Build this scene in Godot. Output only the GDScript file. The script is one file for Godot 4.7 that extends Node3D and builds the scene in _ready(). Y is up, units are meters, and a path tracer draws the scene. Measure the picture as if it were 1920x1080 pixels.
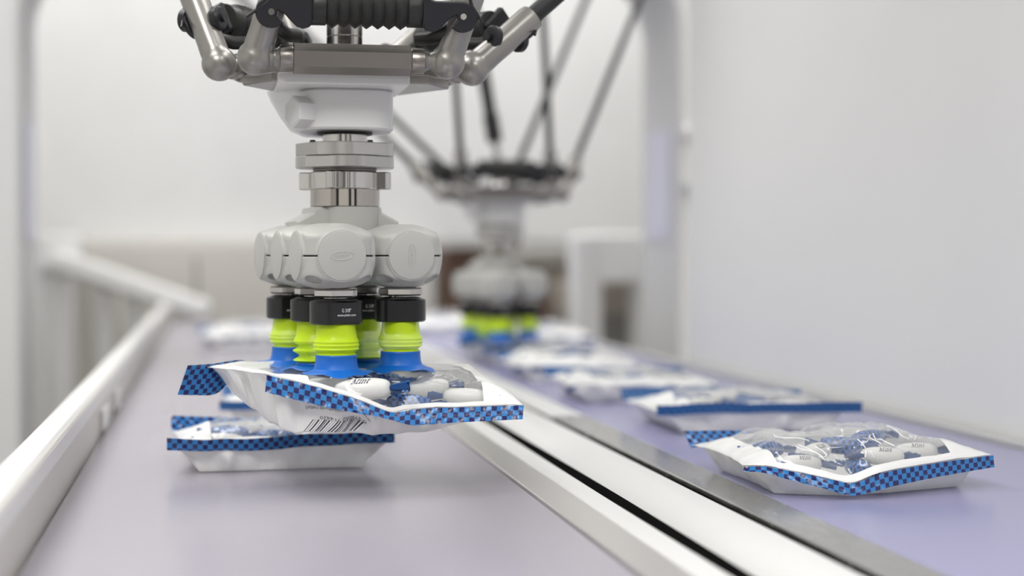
extends Node3D
# Candy-packing line: two belts, two delta robots with suction grippers, bags of mints.
# Units are metres, y is up; the belts run along -z and their tops are at y = 0.9.

const BELT := 0.9
const EYE := 1.077
var M := {}
var names := {}

# ---------------------------------------------------------------- mesh building
class MB:
	var v := PackedVector3Array()
	var n := PackedVector3Array()
	var t := PackedVector2Array()
	var x := PackedInt32Array()

	func vert(p: Vector3, nn: Vector3, uv := Vector2.ZERO) -> int:
		v.append(p); n.append(nn); t.append(uv)
		return v.size() - 1

	func tri(a: int, b: int, c: int) -> void:
		var f := (v[b] - v[a]).cross(v[c] - v[a])
		if f.dot(n[a] + n[b] + n[c]) > 0.0:
			x.append(a); x.append(c); x.append(b)
		else:
			x.append(a); x.append(b); x.append(c)

	func quad(a: int, b: int, c: int, d: int) -> void:
		tri(a, b, c); tri(a, c, d)

	func flat(pts: Array, nn: Vector3) -> void:
		var k := []
		for p in pts: k.append(vert(p, nn))
		for i in range(1, k.size() - 1): tri(k[0], k[i], k[i + 1])

	func done() -> ArrayMesh:
		var a := []
		a.resize(Mesh.ARRAY_MAX)
		a[Mesh.ARRAY_VERTEX] = v; a[Mesh.ARRAY_NORMAL] = n; a[Mesh.ARRAY_TEX_UV] = t; a[Mesh.ARRAY_INDEX] = x
		var m := ArrayMesh.new()
		m.add_surface_from_arrays(Mesh.PRIMITIVE_TRIANGLES, a)
		return m

	# profile of (radius, height), turned round y; creases sharper than ~34 degrees stay sharp; ripple: radius change with the angle
	func lathe(xf: Transform3D, prof: Array, segs := 40, ripple = null) -> void:
		var p := prof.duplicate()
		if p[0].y > p[-1].y: p.reverse()
		var ns := []
		for i in p.size() - 1:
			var d: Vector2 = p[i + 1] - p[i]
			ns.append(Vector2(d.y, -d.x).normalized())
		for i in p.size() - 1:
			var na: Vector2 = ns[i]
			var nb: Vector2 = ns[i]
			if i > 0 and ns[i - 1].dot(ns[i]) > 0.82: na = (ns[i - 1] + ns[i]).normalized()
			if i < ns.size() - 1 and ns[i + 1].dot(ns[i]) > 0.82: nb = (ns[i + 1] + ns[i]).normalized()
			var base := v.size()
			for k in segs + 1:
				var a := TAU * k / segs
				var o := Vector3(cos(a), 0, sin(a))
				for e in 2:
					var q: Vector2 = p[i + e]
					var nn: Vector2 = na if e == 0 else nb
					var w := Vector3.ZERO
					if ripple != null: w = ripple.call(a, q)
					vert(xf * (o * q.x + Vector3(0, q.y, 0) + w), (xf.basis * (o * nn.x + Vector3(0, nn.y, 0))).normalized(), Vector2(float(k) / segs, q.y))
			for k in segs:
				var b := base + 2 * k
				quad(b, b + 1, b + 3, b + 2)

	# polygon in xy, extruded along z from -h/2 to h/2, edges cut back by c
	func prism(xf: Transform3D, poly: PackedVector2Array, h: float, c := 0.0) -> void:
		var q := poly.duplicate()
		if Geometry2D.is_polygon_clockwise(q): q.reverse()   # counter-clockwise
		var m := q.size()
		var en := []
		for i in m:
			var d := (q[(i + 1) % m] - q[i]).normalized()
			en.append(Vector2(d.y, -d.x))
		var ins := PackedVector2Array()
		for i in m:
			var a: Vector2 = en[(i + m - 1) % m]
			var b: Vector2 = en[i]
			var s := (a + b).normalized()
			ins.append(q[i] - s * c / maxf(0.4, s.dot(b)))
		var nrm := func(i: int, e: int) -> Vector2:   # normal of edge i at its start (0) or end (1)
			var o: Vector2 = en[(i + (m - 1 if e == 0 else 1)) % m]
			var own: Vector2 = en[i]
			return (own + o).normalized() if own.dot(o) > 0.958 else own
		for i in m:
			var j := (i + 1) % m
			var n0: Vector2 = nrm.call(i, 0)
			var n1: Vector2 = nrm.call(i, 1)
			var ring := [[q[i], q[j], -h / 2 + c], [q[i], q[j], h / 2 - c]]
			strip(xf, q[i], q[j], -h / 2 + c, q[i], q[j], h / 2 - c, Vector3(n0.x, n0.y, 0), Vector3(n1.x, n1.y, 0))
			if c > 0.0:
				strip(xf, q[i], q[j], h / 2 - c, ins[i], ins[j], h / 2, Vector3(n0.x, n0.y, 1).normalized(), Vector3(n1.x, n1.y, 1).normalized())
				strip(xf, q[i], q[j], -h / 2 + c, ins[i], ins[j], -h / 2, Vector3(n0.x, n0.y, -1).normalized(), Vector3(n1.x, n1.y, -1).normalized())
		var tris := Geometry2D.triangulate_polygon(ins)
		for s in [-1.0, 1.0]:
			var base := v.size()
			for i in m: vert(xf * Vector3(ins[i].x, ins[i].y, s * h / 2), (xf.basis * Vector3(0, 0, s)).normalized(), ins[i])
			for k in range(0, tris.size(), 3): tri(base + tris[k], base + tris[k + 1], base + tris[k + 2])

	func strip(xf: Transform3D, a: Vector2, b: Vector2, z0: float, c: Vector2, d: Vector2, z1: float, n0: Vector3, n1: Vector3) -> void:
		var w0 := (xf.basis * n0).normalized()
		var w1 := (xf.basis * n1).normalized()
		var l := a.distance_to(b)
		quad(vert(xf * Vector3(a.x, a.y, z0), w0, Vector2(0, z0)), vert(xf * Vector3(b.x, b.y, z0), w1, Vector2(l, z0)), vert(xf * Vector3(d.x, d.y, z1), w1, Vector2(l, z1)), vert(xf * Vector3(c.x, c.y, z1), w0, Vector2(0, z1)))

	func box(lo: Vector3, hi: Vector3, c := 0.002, xf := Transform3D()) -> void:
		var s := hi - lo
		var e := minf(c, minf(s.x, minf(s.y, s.z)) * 0.3)
		var r := PackedVector2Array()
		for k in [[1, 1], [-1, 1], [-1, -1], [1, -1]]:
			var o := Vector2(k[0] * s.x / 2, k[1] * s.y / 2)
			if k[0] * k[1] > 0:
				r.append(o - Vector2(0, k[1] * e)); r.append(o - Vector2(k[0] * e, 0))
			else:
				r.append(o - Vector2(k[0] * e, 0)); r.append(o - Vector2(0, k[1] * e))
		prism(xf * Transform3D(Basis(), (lo + hi) / 2), r, s.z, e)

	func tube(path: Array, r: float, segs := 12) -> void:
		var up := Vector3(0.31, 0.2, 0.93)
		var base := v.size()
		for i in path.size():
			var d: Vector3 = (path[mini(i + 1, path.size() - 1)] - path[maxi(i - 1, 0)]).normalized()
			var sx := d.cross(up).normalized()
			var sy := sx.cross(d).normalized()
			up = sy
			for k in segs + 1:
				var a := TAU * k / segs
				var o := sx * cos(a) + sy * sin(a)
				vert(path[i] + o * r, o, Vector2(float(k) / segs, i))
		for i in path.size() - 1:
			for k in segs:
				var b := base + i * (segs + 1) + k
				quad(b, b + 1, b + segs + 2, b + segs + 1)
		for e in [0, path.size() - 1]:
			var d: Vector3 = (path[1] - path[0]).normalized() * -1.0 if e == 0 else (path[-1] - path[-2]).normalized()
			var ring := []
			for k in segs: ring.append(v[base + e * (segs + 1) + k])
			flat(ring, d)

	# rows of points (rows[v][u]); the normal is du x dv, turned over if over is set
	func grid(rows: Array, over := false, uvs := []) -> void:
		var h := rows.size()
		var w: int = rows[0].size()
		var base := v.size()
		for j in h:
			for i in w:
				var du: Vector3 = rows[j][mini(i + 1, w - 1)] - rows[j][maxi(i - 1, 0)]
				var dv: Vector3 = rows[mini(j + 1, h - 1)][i] - rows[maxi(j - 1, 0)][i]
				var nn := du.cross(dv).normalized()
				if nn == Vector3.ZERO: nn = Vector3.UP
				vert(rows[j][i], -nn if over else nn, uvs[j][i] if uvs else Vector2(float(i) / (w - 1), float(j) / (h - 1)))
		for j in h - 1:
			for i in w - 1:
				var b := base + j * w + i
				quad(b, b + 1, b + w + 1, b + w)

	# surface nets over a signed distance
	func nets(sdf: Callable, lo: Vector3, hi: Vector3, cell: float) -> void:
		var s := Vector3i(((hi - lo) / cell).ceil()) + Vector3i.ONE
		var f := PackedFloat32Array()
		f.resize(s.x * s.y * s.z)
		var id := func(i: int, j: int, k: int) -> int: return (k * s.y + j) * s.x + i
		for k in s.z:
			for j in s.y:
				for i in s.x: f[(k * s.y + j) * s.x + i] = sdf.call(lo + Vector3(i, j, k) * cell)
		var at := {}
		for k in s.z - 1:
			for j in s.y - 1:
				for i in s.x - 1:
					var neg := 0
					for c in 8:
						if f[((k + (c >> 2)) * s.y + j + ((c >> 1) & 1)) * s.x + i + (c & 1)] < 0.0: neg += 1
					if neg == 0 or neg == 8: continue
					var sum := Vector3.ZERO
					var m := 0
					for c in 8:
						for axis in 3:
							if c & (1 << axis): continue
							var d := c | (1 << axis)
							var a := f[((k + (c >> 2)) * s.y + j + ((c >> 1) & 1)) * s.x + i + (c & 1)]
							var b := f[((k + (d >> 2)) * s.y + j + ((d >> 1) & 1)) * s.x + i + (d & 1)]
							if (a < 0.0) == (b < 0.0): continue
							var pc := Vector3(c & 1, (c >> 1) & 1, c >> 2)
							var pd := Vector3(d & 1, (d >> 1) & 1, d >> 2)
							sum += pc.lerp(pd, a / (a - b)); m += 1
					var p := lo + (Vector3(i, j, k) + sum / m) * cell
					var e := cell * 0.5
					var g := Vector3(sdf.call(p + Vector3(e, 0, 0)) - sdf.call(p - Vector3(e, 0, 0)), sdf.call(p + Vector3(0, e, 0)) - sdf.call(p - Vector3(0, e, 0)), sdf.call(p + Vector3(0, 0, e)) - sdf.call(p - Vector3(0, 0, e)))
					at[Vector3i(i, j, k)] = vert(p, g.normalized())
		for c in at:
			for axis in 3:
				var o: Vector3i = [Vector3i(1, 0, 0), Vector3i(0, 1, 0), Vector3i(0, 0, 1)][axis]
				var u: Vector3i = [Vector3i(0, 1, 0), Vector3i(0, 0, 1), Vector3i(1, 0, 0)][axis]
				var w: Vector3i = [Vector3i(0, 0, 1), Vector3i(1, 0, 0), Vector3i(0, 1, 0)][axis]
				var q: Vector3i = c + o
				if (f[id.call(c.x, c.y, c.z)] < 0.0) == (f[id.call(q.x, q.y, q.z)] < 0.0): continue
				if at.has(c - u) and at.has(c - w) and at.has(c - u - w):
					quad(at[c], at[c - u], at[c - u - w], at[c - w])


# ---------------------------------------------------------------- nodes
func numbered(called: String) -> String:
	var k: int = names.get(called, 0)
	names[called] = k + 1
	return called if k == 0 else "%s_%03d" % [called, k]

func meta(o: Node, label := "", category := "", group := "", kind := "") -> void:
	if label: o.set_meta("label", label)
	if category: o.set_meta("category", category)
	if group: o.set_meta("group", group)
	if kind: o.set_meta("kind", kind)

func thing(called: String, label: String, category: String, at := Vector3.ZERO, group := "") -> Node3D:
	var o := Node3D.new()
	o.name = numbered(called)
	add_child(o, true)
	o.position = at
	meta(o, label, category, group)
	return o

func part(called: String, what, mat: Material, parent: Node, xf := Transform3D(), label := "") -> MeshInstance3D:
	var o := MeshInstance3D.new()
	o.name = called if parent != self else numbered(called)
	o.mesh = what.done() if what is MB else what
	o.material_override = mat
	o.transform = xf
	parent.add_child(o, true)
	if label: o.set_meta("label", label)
	return o

func struct(called: String, what, mat: Material, label := "") -> MeshInstance3D:
	var o := part(called, what, mat, self)
	o.set_meta("kind", "structure")
	if label: o.set_meta("label", label)
	return o

func along(a: Vector3, b: Vector3) -> Transform3D:   # y axis from a towards b
	var y := (b - a).normalized()
	var x := y.cross(Vector3(0.05, 0.1, 1)).normalized() if absf(y.z) < 0.95 else Vector3(1, 0, 0)
	x = (x - y * x.dot(y)).normalized()
	return Transform3D(Basis(x, y, x.cross(y)), a)

func mat(color: Color, rough := 0.5, metal := 0.0) -> StandardMaterial3D:
	var m := StandardMaterial3D.new()
	m.albedo_color = color
	m.roughness = rough
	m.metallic = metal
	return m

func noise_tex(freq: float, a: Color, b: Color, s := 1, size := 256, octaves := 4) -> NoiseTexture2D:
	var f := FastNoiseLite.new()
	f.seed = s
	f.frequency = freq
	f.fractal_octaves = octaves
	var t := NoiseTexture2D.new()
	t.noise = f; t.width = size; t.height = size; t.seamless = true
	var g := Gradient.new()
	g.set_color(0, a); g.set_color(1, b)
	t.color_ramp = g
	return t

func poly_circle(r: float, m: int, a0 := 0.0) -> PackedVector2Array:
	var p := PackedVector2Array()
	for k in m: p.append(Vector2(cos(a0 + TAU * k / m), sin(a0 + TAU * k / m)) * r)
	return p


# ---------------------------------------------------------------- scene
func _ready() -> void:
	# camera
	var cam := Camera3D.new()
	cam.name = "camera"
	add_child(cam)
	cam.position = Vector3(0, EYE, 0)
	cam.rotation = Vector3(-atan(68.0 / 3000.0), -atan(560.0 / 3000.0), 0)
	var ca := CameraAttributesPhysical.new()
	ca.frustum_focal_length = 12.0 / (540.0 / 3000.0)
	ca.frustum_focus_distance = 1.165
	ca.exposure_aperture = 3.7
	ca.frustum_near = 0.05
	ca.frustum_far = 60.0
	cam.attributes = ca
	cam.fov = rad_to_deg(2.0 * atan(540.0 / 3000.0))
	cam.current = true
	# sky and exposure
	var env := Environment.new()
	env.background_mode = Environment.BG_COLOR
	env.background_color = Color(0.8, 0.82, 0.85)
	env.background_energy_multiplier = 0.3
	env.tonemap_mode = Environment.TONE_MAPPER_LINEAR
	env.tonemap_exposure = 1.9
	env.sdfgi_enabled = true
	env.ssao_enabled = true
	env.ssil_enabled = true
	var we := WorldEnvironment.new()
	we.name = "world_environment"
	we.environment = env
	add_child(we)

	materials()
	room()
	belts()
	background()
	var r1 := Vector3(0.1006, EYE, -1.2455)
	var r2 := Vector3(0.4488, EYE - 0.042, -2.511)
	robot("near grey-jointed delta robot whose platform fills the top of the picture", r1, [Vector3(0.32, 1, 0.3), Vector3(-0.36, 1, -0.25), Vector3(1.14, 1, -0.2)], 0.0072, Vector3(0.12, 1, -0.1))
	robot("far blurred delta robot with thin black rods behind the near one", r2 - Vector3(0, 0.007, 0), [Vector3(-0.10, 1, 0.22), Vector3(-1.0, 1, -0.3), Vector3(0.47, 1, -0.3)], 0.0056, Vector3(-0.17, 1, 0.0))
	gripper_parts()
	gripper("near suction gripper with white valve blocks and lime bellows, holding a bag", r1, 0.0, true)
	gripper("far blurred suction gripper with white valve blocks reaching the right belt", r2, 0.007, false)
	bags(r1)


func materials() -> void:
	M.steel = mat(Color(0.77, 0.76, 0.75), 0.18, 1.0)
	M.polished = mat(Color(0.70, 0.68, 0.66), 0.08, 1.0)
	M.brushed = mat(Color(0.74, 0.735, 0.725), 0.33, 1.0)
	M.rod_end = mat(Color(0.585, 0.575, 0.56), 0.32, 0.72)
	M.hexbar = mat(Color(0.58, 0.56, 0.54), 0.30, 0.95)
	M.black = mat(Color(0.10, 0.10, 0.12), 0.38)
	M.rubber = mat(Color(0.13, 0.13, 0.13), 0.42)
	M.anodised = mat(Color(0.15, 0.15, 0.155), 0.30, 0.35)
	M.carbon = mat(Color(0.10, 0.105, 0.11), 0.5)
	M.plastic = mat(Color(0.69, 0.69, 0.675), 0.40)
	M.hub = mat(Color(0.84, 0.84, 0.835), 0.30)
	M.bowl = mat(Color(0.92, 0.92, 0.93), 0.15)
	M.lime = mat(Color(0.86, 0.99, 0.10, 0.66), 0.35)
	M.lime.transparency = BaseMaterial3D.TRANSPARENCY_ALPHA
	M.insert = mat(Color(0.07, 0.33, 0.12), 0.4)
	M.blue = mat(Color(0.015, 0.385, 0.74), 0.42)
	M.print = mat(Color(0.92, 0.92, 0.92), 0.5)
	M.ink = mat(Color(0.20, 0.20, 0.23), 0.5)
	M.blue_ink = mat(Color(0.14, 0.22, 0.60), 0.4)
	M.wall = mat(Color(0.93, 0.93, 0.925), 0.55)
	M.wall.albedo_texture = noise_tex(0.006, Color(0.965, 0.965, 0.965), Color(1, 1, 1), 3)
	M.wall.uv1_triplanar = true
	M.hall = mat(Color(0.84, 0.835, 0.825), 0.7)
	M.panel = mat(Color(0.89, 0.89, 0.89), 0.6)
	M.white = mat(Color(0.93, 0.93, 0.925), 0.35)
	M.plate = mat(Color(0.80, 0.785, 0.765), 0.42, 0.15)
	M.rail = mat(Color(0.86, 0.86, 0.855), 0.35)
	M.glint = mat(Color(0.97, 0.97, 0.97), 0.12)  # white of the glints painted along the film's folds
	M.partition = mat(Color(0.81, 0.81, 0.81), 0.6)
	M.floor = mat(Color(0.62, 0.61, 0.60), 0.5)
	M.frame = mat(Color(0.75, 0.75, 0.75), 0.4, 0.2)
	M.dark = mat(Color(0.16, 0.16, 0.16), 0.6)
	M.guide = mat(Color(0.72, 0.715, 0.70), 0.30, 0.9)
	var scr := noise_tex(0.09, Color(0.13, 0.13, 0.13), Color(0.30, 0.30, 0.30), 8)
	M.guide.roughness = 1.0
	M.guide.roughness_texture = scr
	M.guide.uv1_triplanar = true
	M.guide.uv1_scale = Vector3(6, 6, 1.2)
	M.strip = mat(Color(0.86, 0.85, 0.835), 0.26, 0.8)
	M.belt = mat(Color(0.58, 0.575, 0.72), 0.22)
	M.belt.metallic_specular = 0.7
	M.belt.heightmap_enabled = true
	M.belt.heightmap_texture = noise_tex(0.3, Color(0, 0, 0), Color(1, 1, 1), 5)
	M.belt.heightmap_scale = 0.01
	M.belt.uv1_triplanar = true
	M.belt.uv1_scale = Vector3(9, 9, 9)
	M.belt_sheen = M.belt.duplicate()
	M.belt_sheen.albedo_color = Color(0.605, 0.585, 0.63)  # paler: the white hood's reflection is put into the left belt's colour
	M.gap = mat(Color(0.06, 0.06, 0.06), 1.0)
	M.gap.metallic_specular = 0.05
	M.film = mat(Color(0.95, 0.95, 0.945), 0.26)
	M.film.backlight_enabled = true
	M.film.backlight = Color(0.6, 0.6, 0.6)
	M.clear = mat(Color(1, 1, 1, 0.07), 0.04)
	M.clear.transparency = BaseMaterial3D.TRANSPARENCY_ALPHA
	M.candy = mat(Color(0.86, 0.86, 0.85), 0.34)
	# checks: two blues, with a thin pale line between the cells
	var im := Image.create(64, 64, false, Image.FORMAT_RGB8)
	for y in 64:
		for x in 64:
			var dark := (x / 32 + y / 32) % 2 == 0
			var c := Color(0.045, 0.07, 0.33) if dark else Color(0.13, 0.45, 0.71)
			if x % 32 == 0 or y % 32 == 0: c = Color(0.28, 0.52, 0.73)
			im.set_pixel(x, y, c)
	M.check = mat(Color.WHITE, 0.2)
	M.check.albedo_texture = ImageTexture.create_from_image(im)
	M.check.clearcoat_enabled = true
	M.check.clearcoat = 0.25
	M.check.clearcoat_roughness = 0.1
	M.plain_blue = mat(Color(0.12, 0.47, 0.80), 0.2)
	M.foil = mat(Color(0.95, 0.95, 1.0), 0.22, 0.1)
	M.foil.albedo_texture = M.check.albedo_texture
	M.foil.uv1_scale = Vector3(5, 220, 1)
	# barcode print
	var rng := RandomNumberGenerator.new()
	rng.seed = 11
	var bc := Image.create(96, 4, false, Image.FORMAT_RGB8)
	bc.fill(Color(0.93, 0.93, 0.93))
	var bx := 2
	while bx < 93:
		var bw := rng.randi_range(1, 3)
		bc.fill_rect(Rect2i(bx, 0, bw, 4), Color(0.16, 0.16, 0.2))
		bx += bw + rng.randi_range(1, 3)
	M.barcode = mat(Color.WHITE, 0.3)
	M.barcode.albedo_texture = ImageTexture.create_from_image(bc)
	M.barcode.texture_filter = BaseMaterial3D.TEXTURE_FILTER_NEAREST
	M.lamp = mat(Color(1, 1, 1), 0.5)
	M.lamp.emission_enabled = true
	M.lamp.emission = Color(1, 1, 1)
	M.lamp.emission_energy_multiplier = 1.5
	M.cabinet = mat(Color(0.83, 0.815, 0.79), 0.6)
	M.cardboard = mat(Color(0.54, 0.44, 0.39), 0.8)
	M.tan = mat(Color(0.70, 0.665, 0.62), 0.7)
	M.grey = mat(Color(0.56, 0.55, 0.535), 0.6)
	M.lavender = mat(Color(0.80, 0.80, 0.87), 0.3)


func room() -> void:
	var b := MB.new()
	b.box(Vector3(-3.2, -0.1, -6.7), Vector3(3.4, 0, 3.2), 0.0)
	struct("floor", b, M.floor)
	b = MB.new(); b.box(Vector3(-3.2, 3.0, -6.7), Vector3(3.4, 3.1, 3.2), 0.0)
	struct("ceiling", b, M.wall)
	b = MB.new(); b.box(Vector3(-3.2, 0, -6.7), Vector3(3.4, 3.0, -6.6), 0.0)
	struct("wall_back", b, M.wall)
	b = MB.new(); b.box(Vector3(-3.2, 0, 3.1), Vector3(3.4, 3.0, 3.2), 0.0)
	struct("wall_front", b, M.hall)
	# added dark slatted panels behind the camera, for dark bands in the steel
	for k in 3:
		b = MB.new()
		for j in 16: b.box(Vector3([-2.5, -0.2, 1.7][k], 0.16 * j + 0.004, 3.06), Vector3([-1.5, 0.5, 2.6][k], 0.16 * j + 0.156, 3.1), 0.01)
		struct("added_dark_panel_%d" % (k + 1), b, M.rubber)
	b = MB.new(); b.box(Vector3(-3.2, 0, -6.6), Vector3(-3.1, 3.0, 3.1), 0.0)
	struct("wall_left", b, M.wall)
	b = MB.new(); b.box(Vector3(3.3, 0, -6.6), Vector3(3.4, 3.0, 3.1), 0.0)
	struct("wall_right", b, M.wall)
	# ceiling light panels, out of the picture above the line
	for p in [[-0.9, 1.3, 3.0, "in front of the line, on the left"], [1.1, 1.3, 0.9, "in front of the line, on the right"], [-0.9, -0.8, 0.75, "left of the near robot"], [1.25, -0.8, 0.75, "right of the near robot"], [-0.9, -2.2, 0.8, "left of the far robot"], [1.3, -2.1, 0.8, "right of the far robot"], [-0.8, -3.9, 0.61, "before the machine hood, on the left"], [0.9, -3.9, 0.76, "before the machine hood, on the right"], [0.0, -5.9, 1.0, "over the back wall"]]:
		var t := thing("ceiling_light", "white rectangular ceiling light panel " + p[3], "lamp", Vector3(p[0], 3.0, p[1]), "ceiling light panels")
		var f := MB.new(); f.box(Vector3(-0.52, -0.035, -0.62), Vector3(0.52, 0, 0.62), 0.004)
		part("housing", f, M.white, t)
		var d := MB.new(); d.box(Vector3(-0.48, -0.042, -0.58), Vector3(0.48, -0.03, 0.58), 0.003)
		part("diffuser", d, M.lamp, t)
		var l := AreaLight3D.new()
		l.name = "panel_glow"
		l.area_size = Vector2(0.96, 1.16)
		l.light_energy = p[2]
		l.light_color = Color(1, 0.995, 0.98)
		l.area_range = 12.0
		l.shadow_enabled = true
		l.rotation.x = -PI / 2
		l.position = Vector3(0, -0.05, 0)
		t.add_child(l)
	# partition with a round-cornered opening that the belts run through
	var x0 := -0.342
	var x1 := 0.892
	var top := 1.66
	var r := 0.15
	var outline := PackedVector2Array([Vector2(-1.9, 0), Vector2(x0, 0)])
	for k in 9:
		var a := PI - PI / 2 * k / 8
		outline.append(Vector2(x0 + r + r * cos(a), top - r + r * sin(a)))
	for k in 9:
		var a := PI / 2 - PI / 2 * k / 8
		outline.append(Vector2(x1 - r + r * cos(a), top - r + r * sin(a)))
	outline.append_array(PackedVector2Array([Vector2(x1, 0), Vector2(2.4, 0), Vector2(2.4, 3.0), Vector2(-1.9, 3.0)]))
	b = MB.new()
	b.prism(Transform3D(Basis(), Vector3(0, 0, -3.14)), outline, 0.28, 0.006)
	struct("partition", b, M.partition, "light grey partition with a round-cornered opening over the belts")
	for s in [[x1 - 0.004, x1 - 0.0005], [x0 + 0.0005, x0 + 0.004]]:  # thin lavender strips that paint a bluish reflection on both jambs
		b = MB.new(); b.box(Vector3(s[0], 1.10, -3.22), Vector3(s[1], 1.32, -3.06), 0.001)
		part("jamb_reflection", b, M.lavender, self)
	get_node("jamb_reflection").set_meta("label", "painted pale lavender reflection on the right jamb of the partition opening")
	get_node("jamb_reflection").set_meta("category", "painted reflection")
	get_node("jamb_reflection_001").set_meta("label", "painted pale lavender reflection on the left jamb of the partition opening")
	get_node("jamb_reflection_001").set_meta("category", "painted reflection")
	var kn := [["white round knob on the partition, the upper of two right of the opening", 1.312, M.white], ["grey round knob on the partition, the lower of two right of the opening", 1.205, M.frame]]
	for q in kn:
		b = MB.new()
		b.lathe(Transform3D(Basis(Vector3(1, 0, 0), PI / 2), Vector3(0.905, q[1], -3.0)), [Vector2(0, 0.024), Vector2(0.009, 0.022), Vector2(0.012, 0.015), Vector2(0.006, 0.008), Vector2(0.006, 0.0)], 20)
		var o := part("knob", b, q[2], self)
		meta(o, q[0], "knob")
	# tall smooth panel along the outer side of the right belt
	b = MB.new(); b.box(Vector3(0.728, 0.0, -2.40), Vector3(0.752, 2.1, -0.1), 0.004)
	struct("partition_side", b, M.panel, "smooth light grey enclosure panel along the right belt")


func belts() -> void:
	# left line
	var t := thing("conveyor", "left conveyor with glossy lilac belt paled by reflection and white side rail", "conveyor", Vector3.ZERO)
	var z0 := 0.25
	var z1 := -4.2
	var b := MB.new()
	b.box(Vector3(-0.108, BELT - 0.012, z1), Vector3(0.229, BELT, z0), 0.003)
	part("belt", b, M.belt_sheen, t)
	b = MB.new(); b.box(Vector3(0.2295, BELT - 0.012, z1), Vector3(0.2565, BELT + 0.0006, z0), 0.0006)
	part("steel_strip", b, M.strip, t)
	b = MB.new(); b.box(Vector3(0.257, BELT - 0.05, z1), Vector3(0.2765, BELT + 0.001, z0), 0.001)
	part("edge_strip", b, M.rail, t)
	b = MB.new(); b.box(Vector3(-0.1125, BELT - 0.08, z1), Vector3(-0.1085, BELT + 0.044, z0), 0.001)
	part("side_plate", b, M.plate, t)
	b = MB.new(); b.box(Vector3(-0.133, BELT + 0.026, z1), Vector3(-0.108, BELT + 0.046, z0), 0.004)
	part("side_rail", b, M.rail, t)
	for z in [-1.62, -1.83]:  # pale blocks standing in for reflections on the side plate
		b = MB.new(); b.box(Vector3(-0.1085, BELT + 0.004, z - 0.035), Vector3(-0.104, BELT + 0.024, z + 0.035), 0.001)
		part("reflection_block", b, M.rail, t)
	b = MB.new(); b.box(Vector3(-0.1085, BELT - 0.13, z1 + 0.02), Vector3(0.2565, BELT - 0.0125, z0 - 0.02), 0.004)
	part("frame", b, M.frame, t)
	for z in [-0.1, -2.0, -4.0]:
		for x in [-0.10, 0.22]:
			b = MB.new(); b.box(Vector3(x, 0, z - 0.02), Vector3(x + 0.03, BELT - 0.13, z + 0.02), 0.003)
			part("leg", b, M.frame, t)
	# right line
	t = thing("conveyor", "right conveyor with lilac belt, rounded white cover and grey steel guide", "conveyor", Vector3.ZERO)
	b = MB.new(); b.box(Vector3(0.392, BELT - 0.012, z1), Vector3(0.710, BELT, z0), 0.003)
	part("belt", b, M.belt, t)
	b = MB.new()
	var prof := PackedVector2Array()
	for k in 13:
		var a := PI + PI / 2 * k / 12.0
		prof.append(Vector2(0.3360 + 0.0450 * cos(a), BELT - 0.036 - 0.0380 * sin(a)))
	prof.append_array(PackedVector2Array([Vector2(0.344, BELT + 0.002), Vector2(0.347, BELT - 0.001), Vector2(0.347, BELT - 0.1), Vector2(0.291, BELT - 0.1)]))
	b.prism(Transform3D(Basis(), Vector3(0, 0, (z0 + z1) / 2)), prof, z0 - z1, 0.0)
	part("rounded_cover", b, M.rail, t)
	b = MB.new(); b.box(Vector3(0.3535, BELT - 0.02, -1.66), Vector3(0.3885, BELT + 0.0025, z0), 0.0008)
	part("steel_guide", b, M.guide, t)
	b = MB.new(); b.box(Vector3(0.3535, BELT - 0.02, z1), Vector3(0.3885, BELT + 0.0025, -1.661), 0.0008)
	part("white_guide", b, M.rail, t)
	b = MB.new(); b.box(Vector3(0.7105, BELT - 0.05, z1), Vector3(0.7245, BELT + 0.006, z0), 0.002)
	part("outer_rail", b, M.frame, t)
	b = MB.new(); b.box(Vector3(0.3475, BELT - 0.13, z1 + 0.02), Vector3(0.7105, BELT - 0.0205, z0 - 0.02), 0.004)
	part("frame", b, M.frame, t)
	for x in [0.3472, 0.3888]:
		b = MB.new(); b.box(Vector3(x, BELT - 0.02, z1), Vector3(x + 0.003 + (0.003 if x < 0.36 else 0.0), BELT - 0.001, z0), 0.0003)
		part("groove_shade", b, M.gap, t)  # matte black lines that paint the shadow along the guide's edges
	for z in [-0.1, -2.0, -4.0]:
		for x in [0.36, 0.67]:
			b = MB.new(); b.box(Vector3(x, 0, z - 0.02), Vector3(x + 0.03, BELT - 0.13, z + 0.02), 0.003)
			part("leg", b, M.frame, t)
	b = MB.new(); b.box(Vector3(0.277, BELT - 0.14, z1 + 0.05), Vector3(0.2905, BELT - 0.0005, z0 - 0.02), 0.0005)
	part("gap_filler", b, M.gap, t)  # matte black filler set in the gap between the two lines


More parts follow.
